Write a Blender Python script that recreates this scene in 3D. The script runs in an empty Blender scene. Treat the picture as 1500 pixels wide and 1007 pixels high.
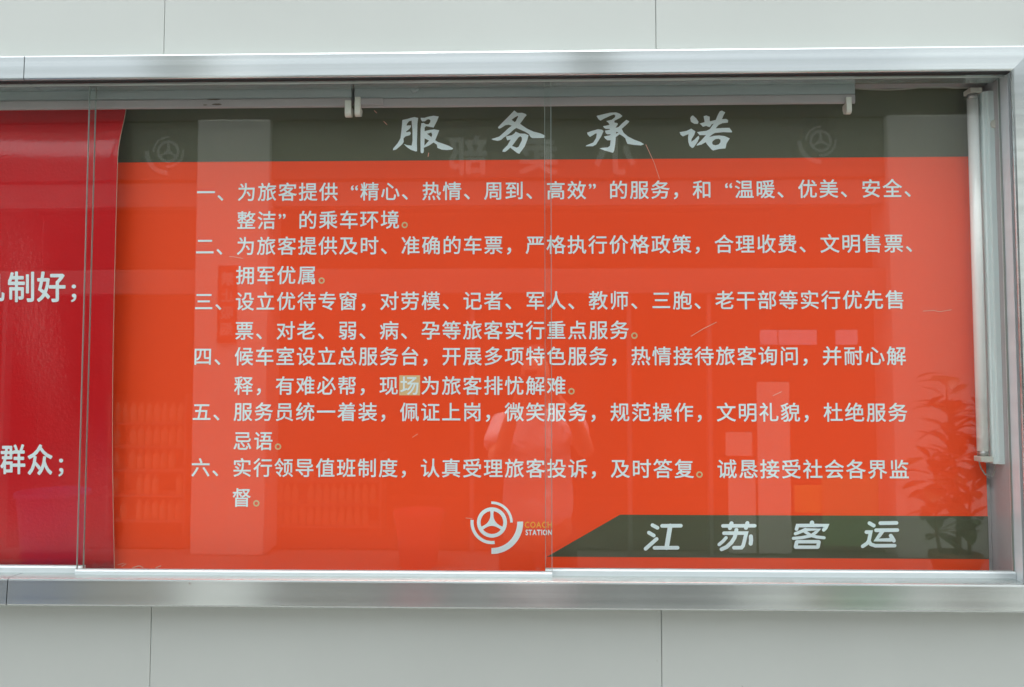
import bpy, bmesh, math, random
from mathutils import Vector, Matrix, Euler
random.seed(7)
R = math.radians
S = bpy.context.scene
COL = S.collection

# ------------------------------------------------------------------ camera
CAM_D, CAM_Z, FPX = 1.55, 1.45, 1144.0
cd = bpy.data.cameras.new('camera')
cam = bpy.data.objects.new('camera', cd); COL.objects.link(cam)
cd.sensor_width = 36.0
cd.lens = FPX / 1500.0 * 36.0
cd.clip_start, cd.clip_end = 0.01, 400.0
cam.location = (0, -CAM_D, CAM_Z)
cam.rotation_euler = Euler((R(90 + 2.8), R(0.0), R(1.4)), 'XYZ')
S.camera = cam

# ------------------------------------------------------------------ light
SUN_EL, SUN_AZ = 84.0, -12.0        # veiled sun almost overhead
w = bpy.data.worlds.new('World'); S.world = w; w.use_nodes = True
wn, wl = w.node_tree.nodes, w.node_tree.links
wn.clear()
sky = wn.new('ShaderNodeTexSky'); sky.sky_type = 'NISHITA'; sky.sun_disc = False
sky.sun_elevation = R(SUN_EL); sky.sun_rotation = R(SUN_AZ)
sky.air_density = 1.0; sky.dust_density = 6.0; sky.ozone_density = 1.0
hs = wn.new('ShaderNodeHueSaturation'); hs.inputs['Saturation'].default_value = 0.25
bg = wn.new('ShaderNodeBackground'); bg.inputs['Strength'].default_value = 0.15
wo = wn.new('ShaderNodeOutputWorld')
wl.new(sky.outputs[0], hs.inputs['Color']); wl.new(hs.outputs[0], bg.inputs['Color'])
wl.new(bg.outputs[0], wo.inputs['Surface'])
sd = bpy.data.lights.new('sun', 'SUN'); sd.energy = 1.4; sd.angle = R(40); sd.color = (1.0, 0.97, 0.92)
sun = bpy.data.objects.new('sun', sd); COL.objects.link(sun)
sun.rotation_euler = (R(90 - SUN_EL), 0, R(180 - SUN_AZ))
sun.location = (0, 4, 8)
S.view_settings.view_transform = 'Standard'; S.view_settings.look = 'None'
S.view_settings.gamma = 1.0; S.view_settings.use_curve_mapping = False
S.view_settings.exposure = 1.92

# ------------------------------------------------------------------ helpers
ROT = cam.rotation_euler.to_matrix()
EYE = Vector(cam.location)
def at(u, v, y):
    """point of the plane y = const measured at photo pixel (u, v)"""
    d = ROT @ Vector(((u - 750.0) / FPX, -(v - 503.5) / FPX, -1.0))
    return EYE + d * ((y - EYE.y) / d.y)
def opp(u, v, L):
    """real position, on the plane y = -L across the passage, of something seen mirrored in the glass"""
    p = at(u, v, L); return Vector((p.x, -L, p.z))
def zz(pts, y):
    return sum(at(u, v, y).z for u, v in pts) / len(pts)
def xx(pts, y):
    return sum(at(u, v, y).x for u, v in pts) / len(pts)

def tag(o, label=None, cat=None, group=None, kind=None):
    if label: o['label'] = label
    if cat: o['category'] = cat
    if group: o['group'] = group
    if kind: o['kind'] = kind
    return o
def empty(name, loc=(0, 0, 0)):
    o = bpy.data.objects.new(name, None); COL.objects.link(o); o.location = loc
    o.empty_display_size = 0.1
    return o
def build(name, bm, mat, parent=None, smooth=False):
    me = bpy.data.meshes.new(name)
    bmesh.ops.recalc_face_normals(bm, faces=bm.faces)
    bm.to_mesh(me); bm.free()
    mats = mat if isinstance(mat, (list, tuple)) else [mat]
    for m in mats: me.materials.append(m)
    if smooth:
        for p in me.polygons: p.use_smooth = True
    o = bpy.data.objects.new(name, me); COL.objects.link(o)
    if parent:
        o.parent = parent
        o.matrix_parent_inverse = placed(parent).inverted()
    return o
def placed(p):
    m = Matrix.Translation(Vector(p.location))
    return placed(p.parent) @ p.matrix_parent_inverse @ m if p.parent else m
def box(bm, x0, x1, y0, y1, z0, z1, bev=0.0, seg=2):
    r = bmesh.ops.create_cube(bm, size=1.0)
    for v in r['verts']:
        v.co = Vector(((x0 + x1) / 2 + v.co.x * (x1 - x0), (y0 + y1) / 2 + v.co.y * (y1 - y0), (z0 + z1) / 2 + v.co.z * (z1 - z0)))
    if bev > 0:
        es = list({e for v in r['verts'] for e in v.link_edges})
        bmesh.ops.bevel(bm, geom=es, offset=bev, segments=seg, affect='EDGES', profile=0.5)
def bx(*a, **k):
    bm = bmesh.new(); box(bm, *a, **k); return bm
def tube(bm, pts, rad, n=10, cap=True):
    pts = [Vector(p) for p in pts]
    rads = rad if isinstance(rad, (list, tuple)) else [rad] * len(pts)
    rings = []; ref = None
    for i, p in enumerate(pts):
        t = (pts[min(i + 1, len(pts) - 1)] - pts[max(i - 1, 0)]).normalized()
        if ref is None:
            ref = Vector((0, 0, 1)) if abs(t.z) < 0.9 else Vector((1, 0, 0))
        a = t.cross(ref).normalized(); b = t.cross(a).normalized(); ref = -b if False else ref
        rings.append([bm.verts.new(p + (a * math.cos(k * 2 * math.pi / n) + b * math.sin(k * 2 * math.pi / n)) * rads[i]) for k in range(n)])
    for r0, r1 in zip(rings, rings[1:]):
        for k in range(n): bm.faces.new((r0[k], r0[(k + 1) % n], r1[(k + 1) % n], r1[k]))
    if cap: bm.faces.new(rings[0]); bm.faces.new(rings[-1][::-1])
def lathe(bm, prof, c, n=24):
    rings = []
    for r, z in prof:
        rings.append([bm.verts.new((c[0] + r * math.cos(k * 2 * math.pi / n), c[1] + r * math.sin(k * 2 * math.pi / n), c[2] + z)) for k in range(n)])
    for r0, r1 in zip(rings, rings[1:]):
        for k in range(n): bm.faces.new((r0[k], r0[(k + 1) % n], r1[(k + 1) % n], r1[k]))
    bm.faces.new(rings[0][::-1]); bm.faces.new(rings[-1])
def extrude_profile(bm, prof, x0, x1, axis='X', off0=None, off1=None):
    """prof: closed (y, h) section; swept along X (h is z) or Z (h is x); off*: mitre shift as a function of h"""
    f0 = off0 or (lambda h: 0.0); f1 = off1 or (lambda h: 0.0)
    mk = (lambda s, y, h: (s, y, h)) if axis == 'X' else (lambda s, y, h: (h, y, s))
    a = [bm.verts.new(mk(x0 + f0(h), y, h)) for y, h in prof]
    b = [bm.verts.new(mk(x1 + f1(h), y, h)) for y, h in prof]
    n = len(prof)
    for k in range(n): bm.faces.new((a[k], a[(k + 1) % n], b[(k + 1) % n], b[k]))
    bm.faces.new(a[::-1]); bm.faces.new(b)

# outlines with holes -> flat faces, by Blender's own 2D curve fill
def filled(outlines, name='fill'):
    c = bpy.data.curves.new(name, 'CURVE'); c.dimensions = '2D'; c.fill_mode = 'BOTH'
    for pl in outlines:
        s = c.splines.new('POLY'); s.points.add(len(pl) - 1)
        for p, q in zip(s.points, pl): p.co = (q[0], q[1], 0, 1)
        s.use_cyclic_u = True
    o = bpy.data.objects.new(name, c); COL.objects.link(o)
    bpy.context.view_layer.update()
    dg = bpy.context.evaluated_depsgraph_get()
    me = o.evaluated_get(dg).to_mesh()
    vs = [(v.co.x, v.co.y) for v in me.vertices]; fs = [tuple(p.vertices) for p in me.polygons]
    o.evaluated_get(dg).to_mesh_clear()
    bpy.data.objects.remove(o); bpy.data.curves.remove(c)
    return vs, fs
_glyph = {}
def glyph(ch, weight=0.0):
    k = (ch, weight)
    if k not in _glyph:
        c = bpy.data.curves.new('glyph', 'FONT'); c.body = ch; c.size = 1.0; c.resolution_u = 3
        c.dimensions = '2D'; c.fill_mode = 'BOTH'
        o = bpy.data.objects.new('glyph', c); COL.objects.link(o)
        bpy.context.view_layer.update()
        dg = bpy.context.evaluated_depsgraph_get(); e = o.evaluated_get(dg); me = e.to_mesh()
        vs, fs = [(v.co.x, v.co.y) for v in me.vertices], [tuple(p.vertices) for p in me.polygons]
        if weight:      # heavier pen: the same outline printed again a hair to each side
            V, F = [], []
            for q in range(6):
                dx, dy = weight * math.cos(q * math.pi / 3 + 0.5), weight * math.sin(q * math.pi / 3 + 0.5)
                F += [tuple(i + len(V) for i in f) for f in fs]; V += [(x + dx, y + dy, q) for x, y in vs]
            vs, fs = V, F
        _glyph[k] = (vs, fs)
        e.to_mesh_clear(); bpy.data.objects.remove(o); bpy.data.curves.remove(c)
    return _glyph[k]
def put_flat(bm, vf, fn, mi=0):
    vs, fs = vf
    bv = []
    for p in vs:
        q = Vector(fn(p[0], p[1]))
        if len(p) > 2: q.y -= p[2] * 0.00002
        bv.append(bm.verts.new(q))
    for f in fs:
        try: bm.faces.new([bv[i] for i in f]).material_index = mi
        except ValueError: pass
def stroke(pts, r, n=8):
    """outline of a round-ended pen stroke"""
    P = [Vector(p) for p in pts]
    # resample bends softly
    out_l, out_r = [], []
    for i, p in enumerate(P):
        if i == 0: t = (P[1] - P[0]).normalized(); m = 1
        elif i == len(P) - 1: t = (P[-1] - P[-2]).normalized(); m = 1
        else:
            a, b = (P[i] - P[i - 1]).normalized(), (P[i + 1] - P[i]).normalized()
            t = (a + b).normalized(); m = min(1.6, 1 / max(0.45, t.dot(a)))
        nn = Vector((-t.y, t.x)) * r * m
        out_l.append(p + nn); out_r.append(p - nn)
    def cap(c, a, flip):
        return [c + Vector((math.cos(a + math.pi * k / n), math.sin(a + math.pi * k / n))) * r for k in range(1, n)]
    t0, t1 = (P[1] - P[0]), (P[-1] - P[-2])
    a1 = math.atan2(t1.y, t1.x)
    a0 = math.atan2(t0.y, t0.x)
    end = [P[-1] + Vector((math.cos(a1 + math.pi / 2 - math.pi * k / n), math.sin(a1 + math.pi / 2 - math.pi * k / n))) * r for k in range(1, n)]
    start = [P[0] + Vector((math.cos(a0 - math.pi / 2 - math.pi * k / n), math.sin(a0 - math.pi / 2 - math.pi * k / n))) * r for k in range(1, n)]
    return [(q.x, q.y) for q in out_l + end + out_r[::-1] + start]

# ------------------------------------------------------------------ materials
def pmat(name, col, rough=0.5, metal=0.0, spec=0.5, var=0.0, vscale=3.0, bump=0.0, bscale=40.0, stretch=(1, 1, 1), coat=0.0, bdist=0.002, dirt=None, rvar=0.0):
    m = bpy.data.materials.new(name); m.use_nodes = True
    nt = m.node_tree; N, L = nt.nodes, nt.links
    b = N['Principled BSDF']
    b.inputs['Base Color'].default_value = (*col, 1); b.inputs['Roughness'].default_value = rough
    b.inputs['Metallic'].default_value = metal; b.inputs['Specular IOR Level'].default_value = spec
    b.inputs['Coat Weight'].default_value = coat
    tc = N.new('ShaderNodeTexCoord'); mp = N.new('ShaderNodeMapping'); mp.inputs['Scale'].default_value = stretch
    L.new(tc.outputs['Object'], mp.inputs['Vector'])
    if var > 0 or dirt:
        nz = N.new('ShaderNodeTexNoise'); nz.inputs['Scale'].default_value = vscale; nz.inputs['Detail'].default_value = 6
        L.new(mp.outputs[0], nz.inputs['Vector'])
        cr = N.new('ShaderNodeValToRGB')
        cr.color_ramp.elements[0].position = 0.3; cr.color_ramp.elements[1].position = 0.7
        cr.color_ramp.elements[0].color = (*[max(0, c * (1 - var)) for c in col], 1)
        cr.color_ramp.elements[1].color = (*[min(1, c * (1 + var)) for c in col], 1)
        L.new(nz.outputs['Fac'], cr.inputs['Fac'])
        src = cr.outputs[0]
        if dirt:   # sparse specks
            n2 = N.new('ShaderNodeTexNoise'); n2.inputs['Scale'].default_value = dirt[0]; n2.inputs['Detail'].default_value = 2
            L.new(tc.outputs['Object'], n2.inputs['Vector'])
            r2 = N.new('ShaderNodeValToRGB'); r2.color_ramp.elements[0].position = dirt[1]; r2.color_ramp.elements[1].position = dirt[1] + 0.06
            L.new(n2.outputs['Fac'], r2.inputs['Fac'])
            mx = N.new('ShaderNodeMix'); mx.data_type = 'RGBA'
            L.new(r2.outputs[0], mx.inputs['Factor']); L.new(src, mx.inputs['A']); mx.inputs['B'].default_value = (*dirt[2], 1)
            src = mx.outputs['Result']
        L.new(src, b.inputs['Base Color'])
    if rvar > 0:
        n3 = N.new('ShaderNodeTexNoise'); n3.inputs['Scale'].default_value = 5; n3.inputs['Detail'].default_value = 4
        L.new(mp.outputs[0], n3.inputs['Vector'])
        mr = N.new('ShaderNodeMapRange'); mr.inputs['To Min'].default_value = max(0.02, rough - rvar); mr.inputs['To Max'].default_value = rough + rvar
        L.new(n3.outputs['Fac'], mr.inputs['Value']); L.new(mr.outputs[0], b.inputs['Roughness'])
    if bump > 0:
        nb = N.new('ShaderNodeTexNoise'); nb.inputs['Scale'].default_value = bscale; nb.inputs['Detail'].default_value = 3
        L.new(mp.outputs[0], nb.inputs['Vector'])
        bp = N.new('ShaderNodeBump'); bp.inputs['Strength'].default_value = bump; bp.inputs['Distance'].default_value = bdist
        L.new(nb.outputs['Fac'], bp.inputs['Height']); L.new(bp.outputs[0], b.inputs['Normal'])
    return m

M = {}
M['panel'] = pmat('cladding paint', (0.50, 0.545, 0.51), 0.38, var=0.035, vscale=1.6, bump=0.05, bscale=14, dirt=(60, 0.755, (0.32, 0.31, 0.27)))
M['gap'] = pmat('joint backing', (0.30, 0.32, 0.31), 0.9)
M['steel'] = pmat('brushed stainless', (0.55, 0.605, 0.59), 0.21, metal=0.88, var=0.10, vscale=9, bump=0.10, bscale=60, stretch=(0.03, 1, 9), bdist=0.0003, rvar=0.05, dirt=(60, 0.80, (0.30, 0.27, 0.22)))
_b = M['steel'].node_tree.nodes['Principled BSDF']
_b.inputs['Anisotropic'].default_value = 0.88; _b.inputs['Anisotropic Rotation'].default_value = 0.25
_tg = M['steel'].node_tree.nodes.new('ShaderNodeTangent'); _tg.direction_type = 'UV_MAP'
M['steel'].node_tree.links.new(_tg.outputs[0], _b.inputs['Tangent'])
M['alu'] = pmat('anodised aluminium', (0.62, 0.68, 0.69), 0.4, metal=0.35, var=0.06, vscale=4, bump=0.15, bscale=50, stretch=(0.04, 1, 6), bdist=0.0005)
M['alu_dark'] = pmat('channel aluminium', (0.42, 0.46, 0.43), 0.4, metal=0.6, var=0.06, vscale=5)
M['lining'] = pmat('case lining sheet', (0.42, 0.42, 0.43), 0.5, metal=0.0, var=0.05, vscale=3, dirt=(30, 0.76, (0.2, 0.19, 0.17)))
M['white_metal'] = pmat('lamp enamel', (0.74, 0.86, 0.86), 0.4, var=0.03, vscale=5)
M['batten'] = pmat('batten steel', (0.29, 0.335, 0.335), 0.4, metal=0.0, var=0.05, vscale=2, stretch=(0.2, 1, 4), rvar=0.05)
M['batten_lip'] = pmat('batten flange', (0.33, 0.315, 0.315), 0.45, metal=0.0, var=0.06, vscale=3, stretch=(0.4, 1, 1))
M['plastic'] = pmat('aged plastic', (0.60, 0.62, 0.55), 0.5, var=0.05, vscale=20)
M['tube'] = pmat('lamp tube glass', (0.90, 0.94, 0.92), 0.22, coat=0.4)
M['rubber'] = pmat('dark slot shade', (0.02, 0.02, 0.02), 0.7)  # flat black standing for the shade under the top rail
M['cap'] = pmat('tube end cap', (0.40, 0.41, 0.40), 0.35, metal=0.8)
M['wire'] = pmat('grey cable', (0.33, 0.34, 0.30), 0.6)
M['rust'] = pmat('rust mark', (0.10, 0.075, 0.05), 0.9)
M['orange'] = pmat('orange red print', (0.90, 0.072, 0.012), 0.42, var=0.025, vscale=2.0, spec=0.3, bump=0.02, bscale=20)
M['olive'] = pmat('olive print', (0.082, 0.088, 0.050), 0.42, var=0.05, vscale=2.5, spec=0.3)
M['print_white'] = pmat('silver white print', (0.73, 0.86, 0.885), 0.45, var=0.02, vscale=6, spec=0.3)
M['print_cream'] = pmat('cream print', (0.66, 0.50, 0.26), 0.45, spec=0.3)
M['print_yellow'] = pmat('amber print', (0.90, 0.42, 0.03), 0.45, spec=0.3)
M['patch'] = pmat('khaki correction patch', (0.74, 0.51, 0.25), 0.5, var=0.05, vscale=50, spec=0.3)
M['board_edge'] = pmat('pale board edge', (0.55, 0.45, 0.34), 0.7)
M['crimson'] = pmat('glossy crimson sheet', (0.56, 0.012, 0.016), 0.12, var=0.06, vscale=3, bump=0.5, bscale=170, bdist=0.0008)
M['scuff'] = pmat('scuff', (0.80, 0.36, 0.26), 0.6)

def glass_mat(name, f0, tint=(0.985, 1.0, 0.99)):
    m = bpy.data.materials.new(name); m.use_nodes = True
    N, L = m.node_tree.nodes, m.node_tree.links; N.clear()
    o = N.new('ShaderNodeOutputMaterial'); tr = N.new('ShaderNodeBsdfTransparent'); gl = N.new('ShaderNodeBsdfGlossy')
    lw = N.new('ShaderNodeLayerWeight'); lw.inputs['Blend'].default_value = 0.5
    pw_ = N.new('ShaderNodeMath'); pw_.operation = 'POWER'; pw_.inputs[1].default_value = 5.0
    fr = N.new('ShaderNodeMapRange'); fr.inputs['To Min'].default_value = f0; fr.inputs['To Max'].default_value = 1.0
    mx = N.new('ShaderNodeMixShader')
    tr.inputs['Color'].default_value = (*tint, 1); gl.inputs['Roughness'].default_value = 0.0
    gl.inputs['Color'].default_value = (0.95, 1.0, 1.0, 1)
    L.new(lw.outputs['Facing'], pw_.inputs[0]); L.new(pw_.outputs[0], fr.inputs['Value'])
    L.new(fr.outputs[0], mx.inputs['Fac']); L.new(tr.outputs[0], mx.inputs[1]); L.new(gl.outputs[0], mx.inputs[2])
    # a thin uneven film of dust
    df = N.new('ShaderNodeBsdfDiffuse'); df.inputs['Color'].default_value = (0.55, 0.58, 0.56, 1)
    tc = N.new('ShaderNodeTexCoord'); nz = N.new('ShaderNodeTexNoise'); nz.inputs['Scale'].default_value = 3.0; nz.inputs['Detail'].default_value = 8
    L.new(tc.outputs['Object'], nz.inputs['Vector'])
    mr = N.new('ShaderNodeMapRange'); mr.inputs['From Min'].default_value = 0.35; mr.inputs['From Max'].default_value = 0.75
    mr.inputs['To Min'].default_value = 0.001; mr.inputs['To Max'].default_value = 0.007
    L.new(nz.outputs['Fac'], mr.inputs['Value'])
    m2 = N.new('ShaderNodeMixShader'); L.new(mr.outputs[0], m2.inputs['Fac']); L.new(mx.outputs[0], m2.inputs[1]); L.new(df.outputs[0], m2.inputs[2])
    L.new(m2.outputs[0], o.inputs['Surface'])
    return m
M['glass'] = glass_mat('float glass', 0.025)
M['glass_edge'] = pmat('ground glass edge', (0.23, 0.285, 0.26), 0.3)

def uv_x(o):
    """u along the length of a rail, for the brushed grain"""
    me = o.data; uv = me.uv_layers.new(name='UVMap')
    for lp in me.loops:
        c = me.vertices[lp.vertex_index].co
        uv.data[lp.index].uv = (c.x, c.z + c.y) if me.get('vert') is None else (c.z, c.x + c.y)

# ------------------------------------------------------------------ the setting: ground
gm = bmesh.new(); box(gm, -60, 60, -60, 60, -0.3, 0.0)
M['paving'] = pmat('grey paving', (0.125, 0.125, 0.12), 0.55, var=0.15, vscale=1.2, bump=0.2, bscale=30)
tag(build('ground', gm, M['paving']), kind='structure')

# ------------------------------------------------------------------ display case geometry
Y_FR, Y_WALL, Y_B, Y_POST = -0.042, 0.0, 0.088, 0.078
zt_out = zz([(0, 88), (240, 80), (500, 72), (750, 67), (1000, 67), (1250, 68), (1500, 74)], Y_FR)
zt_in = zz([(0, 123), (240, 116), (500, 110), (750, 107), (1000, 106), (1250, 106), (1480, 108)], Y_FR)
zb_in = zz([(0, 845), (200, 850), (500, 854), (800, 856), (1100, 856), (1300, 854), (1480, 850)], Y_FR)
zb_out = zz([(0, 885), (240, 892), (500, 895), (750, 897), (1000, 896), (1250, 894), (1500, 890)], Y_FR)
xr_in = xx([(1483, 120), (1487, 250), (1495, 520), (1501, 760)], Y_FR)
XL = -2.35                                   # the case runs on to the left, out of the picture
FW = zt_out - zt_in
xr_out = xr_in + FW

case = empty('display_case', (0, 0, zb_out))
tag(case, 'long stainless steel framed wall display case with sliding glass panes over red boards', 'display case')

def rail_prof(z0, z1, tilt=0.0, foot=0.0, yb=Y_WALL + 0.02):
    e = 0.004
    return [(Y_FR + e - foot, z0), (Y_FR + 0.0011 - foot, z0 + 0.0011), (Y_FR - foot, z0 + e), (Y_FR + tilt * 0.5 - foot * 0.5, (z0 + z1) / 2), (Y_FR + tilt, z1 - e),
            (Y_FR + 0.0011 + tilt, z1 - 0.0011), (Y_FR + e + tilt, z1), (yb, z1), (yb, z0)]
SEAM_T, SEAM_B = at(35, 105, Y_FR).x, at(11, 865, Y_FR).x
for nm, x0, x1, mit in (('top_rail', XL, SEAM_T - 0.0008, 0), ('top_rail', SEAM_T + 0.0008, xr_in, 1)):
    bm = bmesh.new()
    extrude_profile(bm, rail_prof(zt_in, zt_out, 0.0005), x0, x1, off1=(lambda h: h - zt_in) if mit else None)
    o = build(nm, bm, M['steel'], case); uv_x(o)
for nm, x0, x1, mit in (('bottom_rail', XL, SEAM_B - 0.0008, 0), ('bottom_rail', SEAM_B + 0.0008, xr_in, 1)):
    bm = bmesh.new()
    extrude_profile(bm, rail_prof(zb_out, zb_in, 0.0, 0.0026), x0, x1, off1=(lambda h: zb_in - h) if mit else None)
    o = build(nm, bm, M['steel'], case); uv_x(o)
bm = bmesh.new()
g = 0.0006
extrude_profile(bm, rail_prof(xr_in + g, xr_out, yb=-0.0365), zb_in, zt_in, axis='Z', off0=lambda h: -(h - xr_in) , off1=lambda h: (h - xr_in) - 0.0)
o = build('side_rail', bm, M['steel'], case); o.data['vert'] = 1; uv_x(o)

build('side_return', bx(xr_out - 0.006, xr_out - 0.0005, -0.0363, Y_WALL + 0.02, zb_in, zt_in), M['alu'], case)
xr_s = xr_in + 0.0095
# carcass: back sheet, side, floor, ceiling
xs_back = xx([(1459, 780), (1459, 825)], Y_B)
zc_top, zc_bot = zt_in + 0.012, zb_in - 0.035
build('back_sheet', bx(XL, xr_s + 0.02, Y_B, Y_B + 0.004, zc_bot, zc_top), M['lining'], case)
build('side_sheet', bx(xr_s + 0.001, xr_s + 0.004, 0.0185, Y_B, zc_bot, zc_top), M['lining'], case)
build('case_floor', bx(XL, xr_s + 0.0008, -0.006, Y_B, zc_bot - 0.004, zc_bot), M['lining'], case)
build('case_ceiling', bx(XL, xr_s + 0.0008, -0.006, Y_B, zc_top, zc_top + 0.004), M['lining'], case)
# upper sliding track: a lip between two dark slots
zl1 = zz([(240, 119), (750, 111), (1250, 110)], -0.012); zl0 = zz([(240, 127), (750, 118), (1250, 117)], -0.012)
bm = bmesh.new(); box(bm, XL, xr_s - 0.006, -0.014, -0.011, zl0, zl1 + 0.010, 0.0006)
box(bm, XL, xr_s - 0.006, 0.001, 0.003, zl0 + 0.003, zl1 + 0.010, 0.0004)
box(bm, XL, xr_s - 0.006, 0.016, 0.018, zl0 + 0.007, zl1 + 0.010, 0.0004)
build('upper_track', bm, M['alu_dark'], case)
build('shade_strip', bx(XL, xr_in - 0.0005, -0.0385, -0.026, zt_in - 0.0016, zt_in - 0.0002), M['rubber'], case)  # added dark strip that paints the shaded slot below the rail
# narrow aluminium strip down the right side of the opening
build('side_track', bx(xr_s - 0.0022, xr_s + 0.0125, -0.016, 0.018, zb_in - 0.03, zl1 - 0.001, 0.0006), M['alu'], case)
# lower track
bm = bmesh.new()
box(bm, XL, xr_s - 0.004, -0.020, 0.020, zb_in - 0.033, zb_in - 0.026)
build('lower_track', bm, M['alu'], case)

# sliding panes, alternately on the front and the rear track
zg0 = zb_in - 0.024; zg1 = zl0 + 0.012
def pane(x0, x1, yc, z_rail):
    p = empty('glass_pane'); p.parent = case; p.matrix_parent_inverse = Matrix.Translation(-Vector(case.location))
    bm = bmesh.new(); box(bm, x0 + 0.0016, x1 - 0.0016, yc - 0.0025, yc + 0.0025, zg0, zg1)
    build('glass_sheet', bm, M['glass'], p)
    for e in (x0, x1 - 0.0010):
        build('ground_edge', bx(e, e + 0.0010, yc - 0.0023, yc + 0.0023, zg0, zg1, bev=0.0004, seg=1), M['glass_edge'], p)
    bm = bmesh.new()   # aluminium shoe that the pane stands in
    y0, y1 = yc - 0.0065, yc + 0.0065
    extrude_profile(bm, [(y0, z_rail - 0.003), (y0 + 0.0012, z_rail - 0.0006), (y0 + 0.003, z_rail), (yc - 0.0028, z_rail), (yc - 0.0028, z_rail - 0.004),
                         (yc + 0.0028, z_rail - 0.004), (yc + 0.0028, z_rail), (y1, z_rail), (y1, zb_in - 0.025), (y0, zb_in - 0.025), (y0, z_rail - 0.012), (y0 + 0.0006, z_rail - 0.0125)], x0, x1)
    build('pane_shoe', bm, M['alu'], p)
    return p
Y_P1, Y_P2 = -0.004, 0.010
zr1 = zz([(200, 834), (500, 838), (800, 840)], Y_P1 - 0.006)
zr2 = zz([(850, 838), (1100, 837), (1400, 833)], Y_P2 - 0.006)
xB0 = xx([(131, 150), (119, 520), (115.5, 770)], Y_P1); xB1 = xx([(808, 200), (808, 700)], Y_P1)
pane(xB0, xB1, Y_P1, zr1)
xC0 = xx([(798, 200), (798, 700)], Y_P2)
pane(xC0, xr_s - 0.003, Y_P2, zr2)
xA1 = xx([(139, 150), (130, 520), (127, 770)], Y_P2)
pane(XL + 0.02, xA1, Y_P2, zr2)

# ------------------------------------------------------------------ wall cladding
wall = empty('cladding_wall', (0, 0, 0))
tag(wall, 'pale grey green building wall of large smooth metal panels behind the display case', 'wall')
build('wall_backing', bx(-9, 9, 0.10, 0.30, 0, 2.9), M['gap'], wall)
jx = [xx([(239, 40), (222, 950)], 0.0), xx([(960, 40), (970, 950)], 0.0)]
pw = jx[1] - jx[0]
edges = [jx[0] + pw * k for k in range(-4, 6)]
for k in range(len(edges) - 1):
    a, b = edges[k] + 0.0005, edges[k + 1] - 0.0005
    for z0, z1 in ((0.02, zb_out + 0.006), (zt_out - 0.006, 2.95)):
        build('cladding_panel', bx(a, b, 0.0, 0.02, z0, z1, 0.0008, 1), M['panel'], wall)
    if a > xr_out:
        build('cladding_panel', bx(a, b, 0.0, 0.02, zb_out + 0.0085, zt_out - 0.0085, 0.0008, 1), M['panel'], wall)
    elif b > xr_out:
        build('cladding_panel', bx(xr_out - 0.004, b, 0.0, 0.02, zb_out + 0.0085, zt_out - 0.0085, 0.0008, 1), M['panel'], wall)

# ------------------------------------------------------------------ service pledge board
yp = Y_POST
px0 = at(150, 500, yp).x; px1 = xx([(1420, 250), (1428, 520), (1447, 760), (1447.5, 825)], yp)
px1 = xx([(1447, 700), (1447.5, 825)], yp)
pz0 = zz([(200, 836), (800, 840), (1440, 832)], yp) - 0.012; pz1 = at(750, 128, yp).z
zh = zz([(190, 240), (500, 236), (750, 232), (1100, 231), (1410, 232)], yp)
board = empty('notice_board', (0, yp, pz0))
tag(board, 'orange red service pledge board with olive header and six numbered paragraphs in white', 'notice board')
bm = bx(px0, px1, yp, yp + 0.005, pz0, pz1, 0.0006, 1)
build('board_sheet', bm, M['orange'], board)
bm = bmesh.new(); put_flat(bm, ([(px0, zh), (px1, zh), (px1, pz1), (px0, pz1)], [(0, 1, 2, 3)]), lambda x, z: (x, yp - 0.0003, z))
build('header_band', bm, M['olive'], board)
zo1 = zz([(908, 758), (1200, 756), (1447, 752)], yp); zo0 = zz([(803, 819), (1200, 819), (1447, 815)], yp)
bm = bmesh.new(); put_flat(bm, ([(at(801, 819, yp).x, zo0), (px1, zo0), (px1, zo1), (at(908, 758, yp).x, zo1)], [(0, 1, 2, 3)]), lambda x, z: (x, yp - 0.0003, z))
build('footer_band', bm, M['olive'], board)

YL = yp - 0.0007
PXM = (at(760, 500, yp) - at(750, 500, yp)).x / 10.0      # metres per photo pixel on the board
rows = [(-2, '一、为旅客提供“精心、热情、周到、高效”的服务，和“温暖、优美、安全、', 282.5, 277.5, 277.5),
        (0, '整洁”的乘车环境。', 322, 320, None),
        (-2, '二、为旅客提供及时、准确的车票，严格执行价格政策，合理收费、文明售票、', 361.5, 358, 357),
        (0, '拥军优属。', 402.5, 402, None),
        (-2, '三、设立优待专窗，对劳模、记者、军人、教师、三胞、老干部等实行优先售', 443, 440, 438.5),
        (0, '票、对老、弱、病、孕等旅客实行重点服务。', 483.5, 481.5, None),
        (-2, '四、候车室设立总服务台，开展多项特色服务，热情接待旅客询问，并耐心解', 523.5, 522, 520),
        (0, '释，有难必帮，现场为旅客排忧解难。', 564, 563.5, None),
        (-2, '五、服务员统一着装，佩证上岗，微笑服务，规范操作，文明礼貌，杜绝服务', 604.5, 605, 602),
        (0, '忌语。', 645, 645, None),
        (-2, '六、实行领导值班制度，认真受理旅客投诉，及时答复。诚恳接受社会各界监', 686, 688, 685),
        (0, '督。', 728, 728, None)]
XT0 = xx([(360, 283), (358, 523), (356, 686)], yp)
XT31 = xx([(1305.6, 277), (1313, 520), (1317.8, 685)], yp)
PITCH = (XT31 - XT0) / 31.0
EM = PITCH * 0.945
bt = None
W = 0.012
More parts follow.
